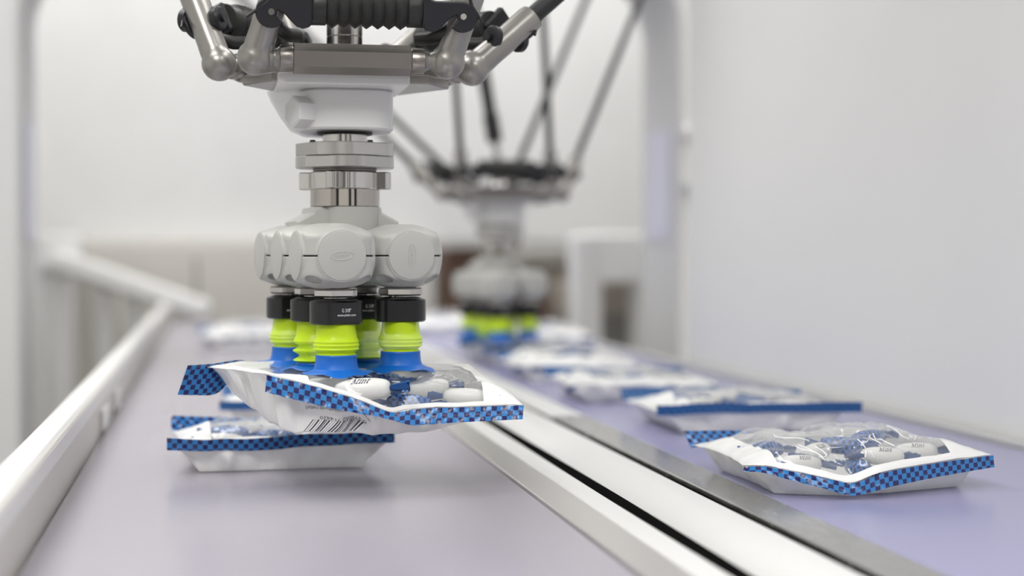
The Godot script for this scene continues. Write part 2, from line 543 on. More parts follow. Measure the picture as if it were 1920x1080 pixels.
func background() -> void:
	var b := MB.new()
	b.box(Vector3(-1.6, 1.10, -4.75), Vector3(1.6, 2.4, -4.60), 0.01)
	b.box(Vector3(-1.6, 2.4, -4.75), Vector3(-1.5, 3.0, -4.65), 0.004)
	b.box(Vector3(1.5, 2.4, -4.75), Vector3(1.6, 3.0, -4.65), 0.004)
	var o := part("machine_hood", b, M.wall, self)
	meta(o, "large white machine hood hanging across the back, above the grey cabinets", "hood")
	var t := thing("cabinet", "long beige-grey cabinet at the back left under the white hood", "cabinet", Vector3(0.2, 0, -4.82))
	b = MB.new(); b.box(Vector3(-0.575, 0, -0.3), Vector3(0.40, 1.0985, 0.3), 0.006)
	part("body", b, M.cabinet, t)
	for x in [-0.25, 0.12]:
		b = MB.new(); b.box(Vector3(x, 0.1, 0.3005), Vector3(x + 0.008, 1.06, 0.304), 0.001)
		part("door_seam", b, M.grey, t)
	t = thing("cardboard_box", "brown cardboard box at the back just right of the near gripper", "box", Vector3(0.60, 0.0, -4.9))
	b = MB.new(); b.box(Vector3(0.09, 0, -0.15), Vector3(0.21, 1.09, 0.15), 0.004)
	part("carton", b, M.cardboard, t)
	b = MB.new(); b.box(Vector3(0.185, 0.2, 0.1505), Vector3(0.205, 1.06, 0.152), 0.0005)
	part("tape", b, M.dark, t)
	t = thing("cabinet", "tan cabinet at the back behind the far gripper", "cabinet", Vector3(0.99, 0, -5.1))
	b = MB.new(); b.box(Vector3(-0.13, 0, -0.2), Vector3(0.16, 1.03, 0.2), 0.006)
	part("body", b, M.tan, t)
	b = MB.new(); b.box(Vector3(-0.13, 1.032, -0.2), Vector3(0.16, 1.075, 0.2), 0.004)
	part("top_panel", b, M.cabinet, t)
	b = MB.new(); b.box(Vector3(-0.06, 0.84, 0.2005), Vector3(0.15, 0.93, 0.215), 0.004)
	part("drawer", b, M.cardboard, t)
	b = MB.new(); b.box(Vector3(0.835, 0, -3.75), Vector3(0.900, 1.118, -3.66), 0.006)
	o = part("post", b, M.white, self)
	meta(o, "white square post behind the right belt, left of the bright white box", "post")
	b = MB.new(); b.box(Vector3(0.995, 0.993, -4.35), Vector3(1.16, 1.127, -4.15), 0.008)
	b.box(Vector3(1.14, 0.0, -4.34), Vector3(1.16, 0.995, -4.30), 0.003)
	b.box(Vector3(0.995, 0.0, -4.34), Vector3(1.01, 0.995, -4.30), 0.003)
	o = part("control_box", b, M.white, self)
	meta(o, "bright white box on thin legs at the back, right of the white post", "box")
	t = thing("cabinet", "grey cabinet with tan upper half under the bright white box", "cabinet", Vector3(1.07, 0, -4.5))
	b = MB.new(); b.box(Vector3(-0.09, 0, -0.12), Vector3(0.10, 0.90, 0.12), 0.004)
	part("body", b, M.grey, t)
	b = MB.new(); b.box(Vector3(-0.09, 0.901, -0.12), Vector3(0.10, 0.99, 0.12), 0.004)
	part("upper_half", b, M.tan, t)
	# sloping white conveyor frame at the far left
	t = thing("sloping_conveyor", "white sloping rail on slanted posts behind the left belt", "conveyor", Vector3(-0.2, 0, -4.32))
	b = MB.new()
	var d := along(Vector3(-0.215, 1.058, 0), Vector3(0.186, 0.914, 0))
	b.box(Vector3(-0.028, 0, -0.06), Vector3(0.028, 0.426, 0.06), 0.01, d)
	part("rail", b, M.white, t)
	for q in [[-0.19, 1.03], [-0.08, 0.99], [-0.005, 0.96], [0.06, 0.94], [0.13, 0.91]]:
		b = MB.new(); b.box(Vector3(q[0] - 0.017, 0, -0.02), Vector3(q[0] + 0.017, q[1], 0.02), 0.004)
		part("post", b, M.white, t)
	b = MB.new(); b.box(Vector3(-0.46, 1.03, -4.50), Vector3(-0.352, 1.125, -4.40), 0.004)
	b.box(Vector3(-0.455, 0, -4.49), Vector3(-0.43, 1.035, -4.42), 0.004)
	o = part("machine_box", b, M.white, self)
	meta(o, "white box on a stand at the far left beside the opening", "box")


# ---------------------------------------------------------------- robot
func robot(label: String, at: Vector3, dirs: Array, rr: float, shaft: Vector3) -> void:
	var t := thing("delta_robot", label, "robot arm", at)
	var yj := 0.1405
	var top := 0.62
	var anchor := []
	for side in 3:
		var turn: float = [0.0, -TAU / 3, TAU / 3][side]     # bar normals: front, left back, right back
		var R := Basis(Vector3.UP, turn)
		var c := R * Vector3(0, 0, 0.07) + Vector3(0, yj, 0)
		var e := R * Vector3(1, 0, 0)
		var bx := Transform3D(Basis(R * Vector3(0, 0, -1), Vector3.UP, e), c)   # z along the bar
		var b := MB.new()
		b.prism(bx, poly_circle(0.0112, 6, PI / 6 + 0.12), 0.086, 0.0006)
		var bar := part("crossbar", b, M.hexbar, t)
		var ends := []
		for s in [-1.0, 1.0]:
			b = MB.new()
			var lx := along(c + e * s * 0.043, c + e * s * 0.08)
			b.lathe(lx, [Vector2(0, 0.0), Vector2(0.0092, 0.0), Vector2(0.0096, 0.0006), Vector2(0.0096, 0.0094), Vector2(0.0086, 0.0098)], 32)
			part("end_sleeve", b, M.hexbar, bar)
			b = MB.new()
			b.lathe(lx, [Vector2(0.0086, 0.0098), Vector2(0.0068, 0.0120), Vector2(0.0063, 0.0138), Vector2(0.0075, 0.016), Vector2(0.0092, 0.019), Vector2(0.0101, 0.023), Vector2(0.0094, 0.028), Vector2(0.006, 0.032), Vector2(0, 0.0335)], 32)
			part("ball_stud", b, M.rod_end, bar)
			ends.append(c + e * s * 0.0690)
		var up: Vector3 = dirs[side]
		var u := up.normalized()
		var tops := []
		for k in 2:
			var p: Vector3 = ends[k] + e * (0.0012 if k == 1 else -0.0012)
			var f := along(p, p + up)
			b = MB.new()
			var cup := []
			for i in 9:
				var a := -PI / 2 + (PI / 2 + 0.62) * i / 8.0
				cup.append(Vector2(0.0131 * cos(a), 0.0131 * sin(a)))
			cup.append_array([Vector2(0.0108, 0.0105), Vector2(0.0104, 0.020), Vector2(0.0107, 0.062), Vector2(0.0100, 0.0655), Vector2(rr + 0.0004, 0.066)])
			b.lathe(f, cup, 40)
			var rod_end := b
			b = MB.new()
			var far: Vector3 = p + up * ((top - 0.1) / up.y)
			b.tube([p + u * 0.060, far], rr, 20)
			var rod := part("rod", b, M.carbon, t)
			part("rod_end", rod_end, M.rod_end, rod)
			tops.append(far)
			# clamp knob on the outside of the rod end
			var kp: Vector3 = p + u * 0.036
			for w in ([1.0, -1.0] if side else [-1.0]):
				var outw: Vector3 = R * Vector3(0, 0, w) + u * 0.1
				b = MB.new()
				b.lathe(along(kp + outw * 0.0098, kp + outw * 0.03), [Vector2(0, 0), Vector2(0.0062, 0), Vector2(0.0092, 0.0012), Vector2(0.0092, 0.0055), Vector2(0.0078, 0.0072), Vector2(0.0033, 0.0074), Vector2(0.0033, 0.0096), Vector2(0, 0.0096)], 24)
				part("clamp_knob", b, M.black, rod)
		# spring in a rubber bellows between the two rods
		var h := 0.030
		var pl: Vector3 = ends[0] + up * h
		var pr: Vector3 = ends[1] + up * h
		var front := R * Vector3(0, 0, 1)
		var sp := MB.new()
		var f2 := along(pl, pr)
		var len := pl.distance_to(pr)
		var prof := [Vector2(0, 0.026), Vector2(0.0128, 0.026), Vector2(0.0134, 0.027), Vector2(0.0134, 0.039)]
		var m := 7
		for k in m:
			var y0 := 0.040 + (len - 0.080) * k / m
			prof.append(Vector2(0.0124, y0))
			prof.append(Vector2(0.0153, y0 + (len - 0.080) / m * 0.5))
		prof.append_array([Vector2(0.0124, len - 0.040), Vector2(0.0134, len - 0.039), Vector2(0.0134, len - 0.027), Vector2(0.0128, len - 0.026), Vector2(0, len - 0.026)])
		sp.lathe(Transform3D(f2.basis, pl + Vector3(0, 0.0065, 0)), prof, 40)
		var spring := part("spring_bellows", sp, M.rubber, t)
		for k in 2:
			var s := 1.0 if k == 0 else -1.0
			var q: Vector3 = pl if k == 0 else pr
			# hook-shaped plate: round head on the pin, straight back, curved throat under the arm
			var hook := PackedVector2Array()
			for i in 15:
				var a := PI * 0.5 + PI * 1.28 * i / 14.0
				hook.append(Vector2(cos(a), sin(a)) * 0.0112)
			for w in [[0.0060, -0.0050], [0.0038, -0.0022], [0.0046, 0.0016], [0.0095, -0.0010], [0.0140, -0.0058], [0.0180, -0.0098], [0.0225, -0.0112], [0.0268, -0.0100], [0.0290, -0.0060], [0.0292, 0.0120], [0.0280, 0.0150], [0.0250, 0.0148], [0.0235, 0.0122], [0.0200, 0.0112]]:
				hook.append(Vector2(w[0], w[1]))
			var hx := Transform3D(Basis(e * s, u - e * u.dot(e), front), q + front * 0.0115)
			hx.basis.y = hx.basis.y.normalized()
			hx.basis.z = hx.basis.x.cross(hx.basis.y) * s
			b = MB.new()
			b.prism(hx, hook, 0.0042, 0.0008)
			part("clamp_plate", b, M.black, spring)
			b = MB.new()
			b.box(Vector3(0.0225, -0.010, -0.020), Vector3(0.0290, 0.0145, 0.002), 0.002, hx)
			part("clamp_bridge", b, M.black, spring)
			b = MB.new()
			b.lathe(along(q + front * 0.006, q + front * 0.03), [Vector2(0, 0), Vector2(0.0026, 0), Vector2(0.0026, 0.0088), Vector2(0.0022, 0.0094), Vector2(0, 0.0094)], 16)
			part("pin", b, M.steel, spring)
			b = MB.new()
			b.tube([q + front * 0.010 + e * s * 0.004 + u * 0.022, q + front * 0.013 - e * s * 0.004 + u * 0.008, q + front * 0.012 - e * s * 0.016 - u * 0.004], 0.0012, 8)
			part("wire_clip", b, M.black, spring)
			# second guard flap below the arm
			b = MB.new()
			b.tube([q + e * s * 0.001 - u * 0.002, q + e * s * 0.008 - u * 0.010, q + e * s * 0.016 - u * 0.0135 - front * 0.01, q + e * s * 0.024 - u * 0.013 - front * 0.02], 0.0052, 14)
			part("bush", b, M.rubber, spring)
		# upper arm to the base
		var mid: Vector3 = (tops[0] + tops[1]) / 2
		b = MB.new()
		b.tube([tops[0] - e * 0.02, tops[1] + e * 0.02], 0.012, 16)
		b.tube([mid, Vector3(front.x * 0.12, top + 0.22, front.z * 0.12)], 0.022, 20)
		part("upper_arm", b, M.hub, t)
	# platform
	var p := MB.new()
	var tri := PackedVector2Array()
	for side in 3:
		var a0: float = [PI / 2, PI / 2 + TAU / 3, PI / 2 + 2 * TAU / 3][side]
		for k in [-1, 1]:
			var v: Vector2 = Vector2(cos(a0), sin(a0)) * 0.057 + Vector2(-sin(a0), cos(a0)) * 0.058 * k
			tri.append(v)
	p.prism(Transform3D(Basis(Vector3(1, 0, 0), Vector3(0, 0, 1), Vector3(0, -1, 0)), Vector3(0, 0.1285, 0)), tri, 0.007, 0.001)
	part("platform_plate", p, M.rod_end, t)
	p = MB.new()
	p.box(Vector3(-0.054, 0.1232, -0.030), Vector3(0.0435, 0.1315, 0.0615), 0.0012)
	part("cover_plate", p, M.hub, t)
	p = MB.new()
	var hubp := PackedVector2Array()
	for k in 96:
		var a := TAU * k / 96
		hubp.append(Vector2(signf(cos(a)) * pow(absf(cos(a)), 0.55) * 0.0362, signf(sin(a)) * pow(absf(sin(a)), 0.72) * 0.037))
	p.prism(Transform3D(Basis(Vector3(1, 0, 0), Vector3(0, 0, 1), Vector3(0, -1, 0)), Vector3(0.0005, 0.1078, 0.0)), hubp, 0.0308, 0.0016)
	var hub := part("hub", p, M.hub, t)
	p = MB.new()
	p.prism(Transform3D(Basis(Vector3.UP, -1.05), Vector3(-0.0325, 0.1052, 0.0255)), poly_circle(0.0122, 6, PI / 2), 0.022, 0.0012)
	part("hex_plug", p, M.hub, hub)
	p = MB.new()
	p.lathe(Transform3D(Basis(), Vector3(-0.015, 0, -0.030)), [Vector2(0, 0.0905), Vector2(0.016, 0.0910), Vector2(0.025, 0.0950), Vector2(0.0335, 0.106), Vector2(0.0405, 0.118), Vector2(0.0435, 0.1255), Vector2(0, 0.1255)], 48)
	part("bowl_cover", p, M.bowl, t)
	p = MB.new()
	p.lathe(Transform3D(), [Vector2(0, 0.0902), Vector2(0.0205, 0.0902), Vector2(0.0215, 0.0912), Vector2(0.0215, 0.0930), Vector2(0, 0.0930)], 40)
	part("shaft_seal", p, M.rubber, t)
	p = MB.new()
	p.lathe(Transform3D(), [Vector2(0, 0.1325), Vector2(0.018, 0.1325), Vector2(0.0185, 0.150), Vector2(0.0172, 0.1555), Vector2(0.0138, 0.1590), Vector2(0.0138, 0.1655), Vector2(0.0130, 0.166), Vector2(0.0138, 0.1665), Vector2(0.0138, 0.178), Vector2(0.009, 0.181), Vector2(0, 0.183)], 40)
	part("shaft_joint", p, M.steel, t)
	p = MB.new()
	var s0 := Vector3(0, 0.178, 0)
	var sd := shaft.normalized()
	p.tube([s0, s0 + sd * 0.05], 0.006, 16)
	part("thin_shaft", p, M.steel, t)
	p = MB.new()
	p.lathe(along(s0 + sd * 0.045, s0 + sd), [Vector2(0, 0), Vector2(0.011, 0.001), Vector2(0.0125, 0.003), Vector2(0.0125, 0.045), Vector2(0.0100, 0.047), Vector2(0.0100, 0.62), Vector2(0, 0.62)], 24)
	part("drive_shaft", p, M.carbon, t)
	p = MB.new()
	p.lathe(Transform3D(), [Vector2(0, top + 0.16), Vector2(0.19, top + 0.16), Vector2(0.20, top + 0.18), Vector2(0.20, top + 0.34), Vector2(0.14, top + 0.42), Vector2(0.14, 2.999 - at.y), Vector2(0, 2.999 - at.y)], 40)
	part("robot_base", p, M.hub, t)


# ---------------------------------------------------------------- gripper
var G := {}

func smin(a: float, b: float, k: float) -> float:
	var h := maxf(k - absf(a - b), 0.0) / k
	return minf(a, b) - h * h * k * 0.25

func valve_sdf(p: Vector3) -> float:
	# a rounded square block under a flat dome, with a round boss on each of its four sides
	var q := Vector2(maxf(absf(p.x) - 0.0130, 0.0), maxf(absf(p.z) - 0.0130, 0.0))
	var block := q.length() - 0.0130
	var rad := Vector2(p.x, p.z).length()
	var hy := 0.0246 if p.y > 0.0 else 0.0252
	var dome := (Vector2(rad / 0.0382, p.y / hy).length() - 1.0) * 0.024
	var core := -smin(-block, -dome, 0.0016)
	core = maxf(core, p.y - 0.0237)
	var bx := maxf(Vector2(p.y, p.z).length() - 0.0187, absf(p.x) - 0.0268)
	var bz := maxf(Vector2(p.y, p.x).length() - 0.0187, absf(p.z) - 0.0268)
	var f := smin(core, minf(bx, bz), 0.0022)
	# oval dimples low on the corners
	for s in [[1, 1], [1, -1], [-1, 1], [-1, -1]]:
		var d := p - Vector3(s[0] * 0.0190, -0.0180, s[1] * 0.0190)
		var e := (Vector3(d.x + d.z * s[0] * s[1], (d.x - d.z * s[0] * s[1]) * 0.9, d.y * 1.7).length() - 0.0082) * 0.6
		f = maxf(f, -e)
	return f

func gripper_parts() -> void:
	var b := MB.new()
	b.nets(func(p: Vector3) -> float: return maxf(valve_sdf(p), 0.0004 - p.y), Vector3(-0.033, -0.002, -0.033), Vector3(0.033, 0.0265, 0.033), 0.00095)
	G.valve = b.done()
	b = MB.new()
	b.nets(func(p: Vector3) -> float: return maxf(valve_sdf(p), p.y + 0.0004), Vector3(-0.033, -0.026, -0.033), Vector3(0.033, 0.002, 0.033), 0.00095)
	G.valve_lower = b.done()
	b = MB.new()
	b.lathe(Transform3D(), [Vector2(0, -0.001), Vector2(0.0235, -0.001), Vector2(0.0235, 0.001), Vector2(0, 0.001)], 40)
	G.slit_core = b.done()  # black core standing in for the shade inside the parting slit
	b = MB.new()
	b.lathe(Transform3D(Basis(Vector3(1, 0, 0), PI / 2), Vector3(0, 0, 0.0266)), [Vector2(0.0172, -0.001), Vector2(0.0178, 0.0002), Vector2(0.0177, 0.0010), Vector2(0.0168, 0.0013), Vector2(0, 0.0013)], 48)
	G.cap = b.done()
	b = MB.new()
	# embossed oval with lettering, same plastic
	var path := []
	for k in 33:
		var a := TAU * k / 32
		path.append(Vector3(0.0085 * cos(a), 0.0030 * sin(a), 0.02795))
	b.tube(path, 0.00028, 6)
	text(b, "piab", Transform3D(Basis(), Vector3(0, 0, 0.0279)), 0.0105, 0.0026, 0.0004)
	G.logo = b.done()
	b = MB.new()
	b.prism(Transform3D(Basis(Vector3(1, 0, 0), Vector3(0, 0, 1), Vector3(0, -1, 0)), Vector3(0, -0.0302, 0)), poly_circle(0.0165, 6, 0.35), 0.0062, 0.0012)
	b.lathe(Transform3D(), [Vector2(0, -0.038), Vector2(0.009, -0.038), Vector2(0.009, -0.021), Vector2(0, -0.021)], 24)
	G.nut = b.done()
	# collar: round with two flats, chamfered top
	b = MB.new()
	var ring := PackedVector2Array()
	for k in 72:
		var a := TAU * k / 72
		var v := Vector2(cos(a), sin(a)) * 0.0193
		v.y = clampf(v.y, -0.0155, 0.0155)
		ring.append(v)
	b.prism(Transform3D(Basis(Vector3(1, 0, 0), Vector3(0, 0, 1), Vector3(0, -1, 0)), Vector3(0, -0.0443, 0)), ring, 0.0172, 0.0011)
	b.lathe(Transform3D(), [Vector2(0.0172, -0.0358), Vector2(0.0150, -0.0345), Vector2(0.0120, -0.0340), Vector2(0, -0.0340)], 40)
	G.collar = b.done()
	b = MB.new()
	text(b, "G 3/8\"", Transform3D(Basis(), Vector3(0.0003, -0.0425, 0.01553)), 0.0073, 0.0026, 0.0001)
	text(b, "www.piab.com", Transform3D(Basis(), Vector3(0.0003, -0.0461, 0.01553)), 0.0150, 0.0021, 0.0001)
	G.print = b.done()
	b = MB.new()
	b.lathe(Transform3D(), [Vector2(0, -0.0632), Vector2(0.0108, -0.0622), Vector2(0.0118, -0.0612), Vector2(0.0118, -0.0520), Vector2(0, -0.0520)], 32)
	G.insert = b.done()
	# bellows: short (pressed together) and long (stretched)
	b = MB.new()
	b.lathe(Transform3D(), [Vector2(0.0136, -0.0775), Vector2(0.0150, -0.0757), Vector2(0.0142, -0.0745), Vector2(0.0133, -0.0738), Vector2(0.0152, -0.0722), Vector2(0.0168, -0.0712), Vector2(0.0163, -0.0700), Vector2(0.0166, -0.0692), Vector2(0.0170, -0.0681), Vector2(0.0164, -0.0670), Vector2(0.0168, -0.0655), Vector2(0.0160, -0.0642), Vector2(0.0152, -0.0625), Vector2(0.0146, -0.0585), Vector2(0.0139, -0.0522), Vector2(0.0110, -0.0520)], 56)
	G.bellows = b.done()
	b = MB.new()
	b.lathe(Transform3D(), [Vector2(0.0098, -0.0850), Vector2(0.0150, -0.0838), Vector2(0.0176, -0.0826), Vector2(0.0130, -0.0800), Vector2(0.0126, -0.0784), Vector2(0.0172, -0.0760), Vector2(0.0176, -0.0750), Vector2(0.0132, -0.0726), Vector2(0.0132, -0.0712), Vector2(0.0166, -0.0694), Vector2(0.0172, -0.0680), Vector2(0.0158, -0.0655), Vector2(0.0150, -0.0630), Vector2(0.0146, -0.0585), Vector2(0.0139, -0.0522), Vector2(0.0110, -0.0520)], 56)
	G.long_bellows = b.done()
	for long in [false, true]:
		b = MB.new()
		var y1 := -0.0848 if long else -0.0757
		var rip := func(a: float, q: Vector2) -> Vector3:
			var k := clampf((q.x - 0.0155) / 0.009, 0.0, 1.0)
			return Vector3(cos(a) * 0.0012 * sin(5.0 * a), 0.0011 * sin(3.0 * a + 0.5) + 0.0008 * sin(7.0 * a), sin(a) * 0.0012 * sin(5.0 * a)) * k
		b.lathe(Transform3D(), [Vector2(0.0150, -0.0893), Vector2(0.0255, -0.0893), Vector2(0.0245, -0.0886), Vector2(0.0196, -0.0873), Vector2(0.0166, -0.0856 if not long else -0.0870), Vector2(0.0156, -0.0828 if not long else -0.0863), Vector2(0.0150, y1 - 0.0012), Vector2(0.0153, y1 - 0.0006), Vector2(0.0150, y1 + 0.0004), Vector2(0.0135, y1 + 0.0008)], 64, rip)
		G["long_lip" if long else "lip"] = b.done()
	# lobes of the clamp ring
	var lob := PackedVector2Array()
	for k in 120:
		var a := TAU * k / 120
		var r := 0.0272 + 0.0006 * cos(12 * a)
		for c in [-1.22, 0.35, 1.92, 3.49]:
			var d: float = absf(wrapf(a - c, -PI, PI))
			r = maxf(r, 0.0358 * (1.0 - smoothstep(0.15, 0.24, d)) + 0.0272 * smoothstep(0.15, 0.24, d) - (0.0014 if d < 0.05 else 0.0))
		lob.append(Vector2(cos(a), sin(a)) * r)
	b = MB.new()
	b.prism(Transform3D(Basis(Vector3(1, 0, 0), Vector3(0, 0, 1), Vector3(0, -1, 0)), Vector3(0, 0.0547, 0)), lob, 0.0134, 0.0007)
	G.clamp = b.done()

func text(b: MB, what: String, xf: Transform3D, width: float, height: float, depth: float, font := "Droid Sans", slant := 0.0) -> void:
	var tm := TextMesh.new()
	var f := SystemFont.new()
	f.font_names = PackedStringArray([font])
	tm.font = f
	tm.text = what
	tm.font_size = 32
	tm.depth = 0.2
	tm.pixel_size = 0.01
	var arr := tm.get_mesh_arrays()
	var vs: PackedVector3Array = arr[Mesh.ARRAY_VERTEX]
	var ns: PackedVector3Array = arr[Mesh.ARRAY_NORMAL]
	var ix: PackedInt32Array = arr[Mesh.ARRAY_INDEX]
	if vs.is_empty(): return
	var box := AABB(vs[0], Vector3.ZERO)
	for v in vs: box = box.expand(v)
	var base := b.v.size()
	for i in vs.size():
		var q := (vs[i] - box.get_center()) / box.size
		b.vert(xf * Vector3(q.x * width + q.y * height * slant, q.y * height, q.z * depth), (xf.basis * ns[i]).normalized())
	for i in range(0, ix.size(), 3): b.tri(base + ix[i], base + ix[i + 1], base + ix[i + 2])

func gripper(label: String, at: Vector3, lower: float, near: bool) -> void:
	var t := thing("suction_gripper", label, "gripper", at)
	var flip := Basis(Vector3(1, 0, 0), Vector3(0, 0, 1), Vector3(0, -1, 0))
	var b := MB.new()
	b.lathe(Transform3D(), [Vector2(0, 0.0825), Vector2(0.0172, 0.0825), Vector2(0.0172, 0.0901 if near else 0.0831), Vector2(0, 0.0901 if near else 0.0831)], 40)
	part("neck", b, M.steel, t)
	# upper flange: a round plate with several wide flats
	var pl := PackedVector2Array()
	for k in 96:
		var a := TAU * k / 96
		var v := Vector2(cos(a), sin(a)) * 0.0378
		for c in [1.05, 2.65, 4.2, 5.77]:
			var o := Vector2(cos(c), sin(c))
			if v.dot(o) > 0.0345: v -= o * (v.dot(o) - 0.0345)
		pl.append(v)
	b = MB.new(); b.prism(Transform3D(flip, Vector3(0, 0.0783, 0)), pl, 0.0100, 0.0005)
	var fl := part("upper_flange", b, M.brushed, t)
	for k in 4:
		var a := PI / 4 + PI / 2 * k + 0.2
		b = MB.new()
		b.lathe(Transform3D(Basis(), Vector3(cos(a) * 0.031, 0.0833, sin(a) * 0.031)), [Vector2(0, 0), Vector2(0.0022, 0), Vector2(0.0022, 0.0014), Vector2(0.0018, 0.0018), Vector2(0, 0.0018)], 12)
		part("screw", b, M.black, fl)
	pl = PackedVector2Array()
	for k in 96:
		var a := TAU * k / 96
		var v := Vector2(cos(a), sin(a)) * 0.0380
		for c in [0.9, 2.2, 4.0, 5.5]:
			var o := Vector2(cos(c), sin(c))
			if v.dot(o) > 0.0358: v -= o * (v.dot(o) - 0.0358)
		pl.append(v)
	b = MB.new(); b.prism(Transform3D(flip, Vector3(0, 0.0687, 0)), pl, 0.0088, 0.0006)
	part("lower_flange", b, M.brushed, t)
	b = MB.new()
	b.lathe(Transform3D(), [Vector2(0, 0.0605), Vector2(0.0243, 0.0605), Vector2(0.0243, 0.0618), Vector2(0.0236, 0.0621), Vector2(0.0246, 0.0624), Vector2(0.0246, 0.0632), Vector2(0.0238, 0.0635), Vector2(0.0250, 0.0638), Vector2(0.0250, 0.0646), Vector2(0, 0.0646)], 48)
	part("groove_ring", b, M.rod_end, t)
	part("clamp_ring", G.clamp, M.steel, t)
	b = MB.new()
	var reed := PackedVector2Array()
	var rng := RandomNumberGenerator.new()
	rng.seed = 21
	for k in 64:
		reed.append(Vector2(cos(TAU * k / 64), sin(TAU * k / 64)) * (0.0265 + rng.randf_range(-0.0003, 0.0003)))
	b.prism(Transform3D(flip, Vector3(0, 0.0414, 0)), reed, 0.0136, 0.0004)
	part("coupling", b, M.polished, t)
	b = MB.new()
	b.lathe(Transform3D(Basis(), Vector3(0.004, 0, 0.006)), [Vector2(0, 0.0), Vector2(0.0225, 0.0), Vector2(0.0222, 0.0344), Vector2(0, 0.0344)], 48)
	var plate := PackedVector2Array([Vector2(-0.040, 0.0232), Vector2(-0.027, 0.0300), Vector2(-0.026, 0.0342), Vector2(0.026, 0.0342), Vector2(0.027, 0.0300), Vector2(0.040, 0.0232), Vector2(0.040, -0.014), Vector2(-0.040, -0.014)])
	b.prism(Transform3D(Basis(Vector3.UP, 0.1), Vector3(-0.002, 0, -0.012)), plate, 0.058, 0.002)
	part("manifold", b, M.plastic, t)
	# six valves in two rows, each with nut, collar and bellows cup
	var spots := [Vector2(-0.0125, 0.0718), Vector2(0.0390, 0.0353), Vector2(-0.0238, 0.0165), Vector2(-0.0400, -0.0385), Vector2(0.0150, -0.0195), Vector2(0.0050, -0.0745)]
	var longs := [false, false, true, false, true, false]
	var turns := [0.42, -0.02, 0.9, 0.2, 0.3, 0.0]
	for k in 6:
		var o := Vector3(spots[k].x, -0.003 - lower, spots[k].y)
		var vx := Transform3D(Basis(Vector3.UP, 0.20), o)
		vx.origin += [Vector3(-0.003, 0, 0), Vector3.ZERO, Vector3(-0.003, 0, 0), Vector3(0.002, 0, 0), Vector3.ZERO, Vector3.ZERO][k]
		var va := part("valve", G.valve, M.plastic, t, vx)
		part("lower_shell", G.valve_lower, M.plastic, va)
		part("slit_core", G.slit_core, M.rubber, va)
		for c in 4:
			var cx := Transform3D(Basis(Vector3.UP, PI / 2 * c), Vector3.ZERO)
			part("valve_cap", G.cap, M.plastic, va, cx)
			if c == 0: part("embossed_logo", G.logo, M.plastic, va, cx * Transform3D(Basis(Vector3(0, 0, 1), 0.1 if k != 1 else PI / 2), Vector3.ZERO))
		part("hex_nut", G.nut, M.steel, t, Transform3D(Basis(Vector3.UP, turns[k] + 0.2), o + Vector3(0, 0.003, 0)))
		var co := part("collar", G.collar, M.anodised, t, Transform3D(Basis(Vector3.UP, turns[k]), o + Vector3(0, 0.003, 0)))
		if k != 1: part("collar_print", G.print, M.print, co)
		var be := part("bellows", G.long_bellows if longs[k] else G.bellows, M.lime, t, Transform3D(Basis(), o + Vector3(0, 0.003, 0)))
		part("cup_insert", G.insert, M.insert, be)
		part("cup_lip", G.long_lip if longs[k] else G.lip, M.blue, be, Transform3D(Basis(Vector3.UP, 1.1 * k), Vector3.ZERO))


# ---------------------------------------------------------------- bags
var wrinkle := FastNoiseLite.new()
var crease := FastNoiseLite.new()

func poly_at(c: Array, u: float) -> Vector3:   # point at share u of the line's x-span
	var x: float = lerpf(c[0].x, c[-1].x, u)
	for i in c.size() - 1:
		if x <= c[i + 1].x or i == c.size() - 2:
			return c[i].cubic_interpolate(c[i + 1], c[maxi(i - 1, 0)], c[mini(i + 2, c.size() - 1)], clampf((x - c[i].x) / maxf(1e-6, c[i + 1].x - c[i].x), 0.0, 1.0))
	return c[-1]

func walls(x: float, w: float) -> float:   # 0 at both ends, 1 between
	var d := minf(x, 1.0 - x)
	return smoothstep(0.0, 1.0, clampf(d / w, 0.0, 1.0)) * 0.5 + clampf(d / w, 0.0, 1.0) * 0.5

func bag_base(g: Dictionary, u: float, v: float) -> Vector3:
	var p := poly_at(g.front, u).lerp(poly_at(g.back, u), v)
	var c := poly_at(g.front, 0.5).lerp(poly_at(g.back, 0.5), v)
	var pinch: float = g.pinch * 4.0 * v * (1.0 - v)
	p.x += (c.x - p.x) * pinch
	return p

func ramp(x: float, w: float) -> float:
	return pow(sin(clampf(minf(x, 1.0 - x) / w, 0.0, 1.0) * PI / 2), 0.75)

func bag_top(g: Dictionary, u: float, v: float) -> Vector3:
	var p := bag_base(g, u, v)
	var e := ramp(u, g.top_u) * ramp(v, g.top_v)
	p.y += g.rise * e
	var q := Vector3(u * 9.0 + g.seed * 7.3, v * 7.0, g.seed)
	var k := minf(1.0, 4.0 * minf(minf(u, 1.0 - u), minf(v, 1.0 - v)) + 0.15)
	p.y += (wrinkle.get_noise_3dv(q) * g.lumps + (0.22 - absf(crease.get_noise_3dv(q * 1.7))) * g.folds) * k
	if g.has("cap"): p.y = lerpf(p.y, minf(p.y, g.cap), clampf(12.0 * minf(minf(u, 1.0 - u), minf(v, 1.0 - v)), 0.0, 1.0))
	return p

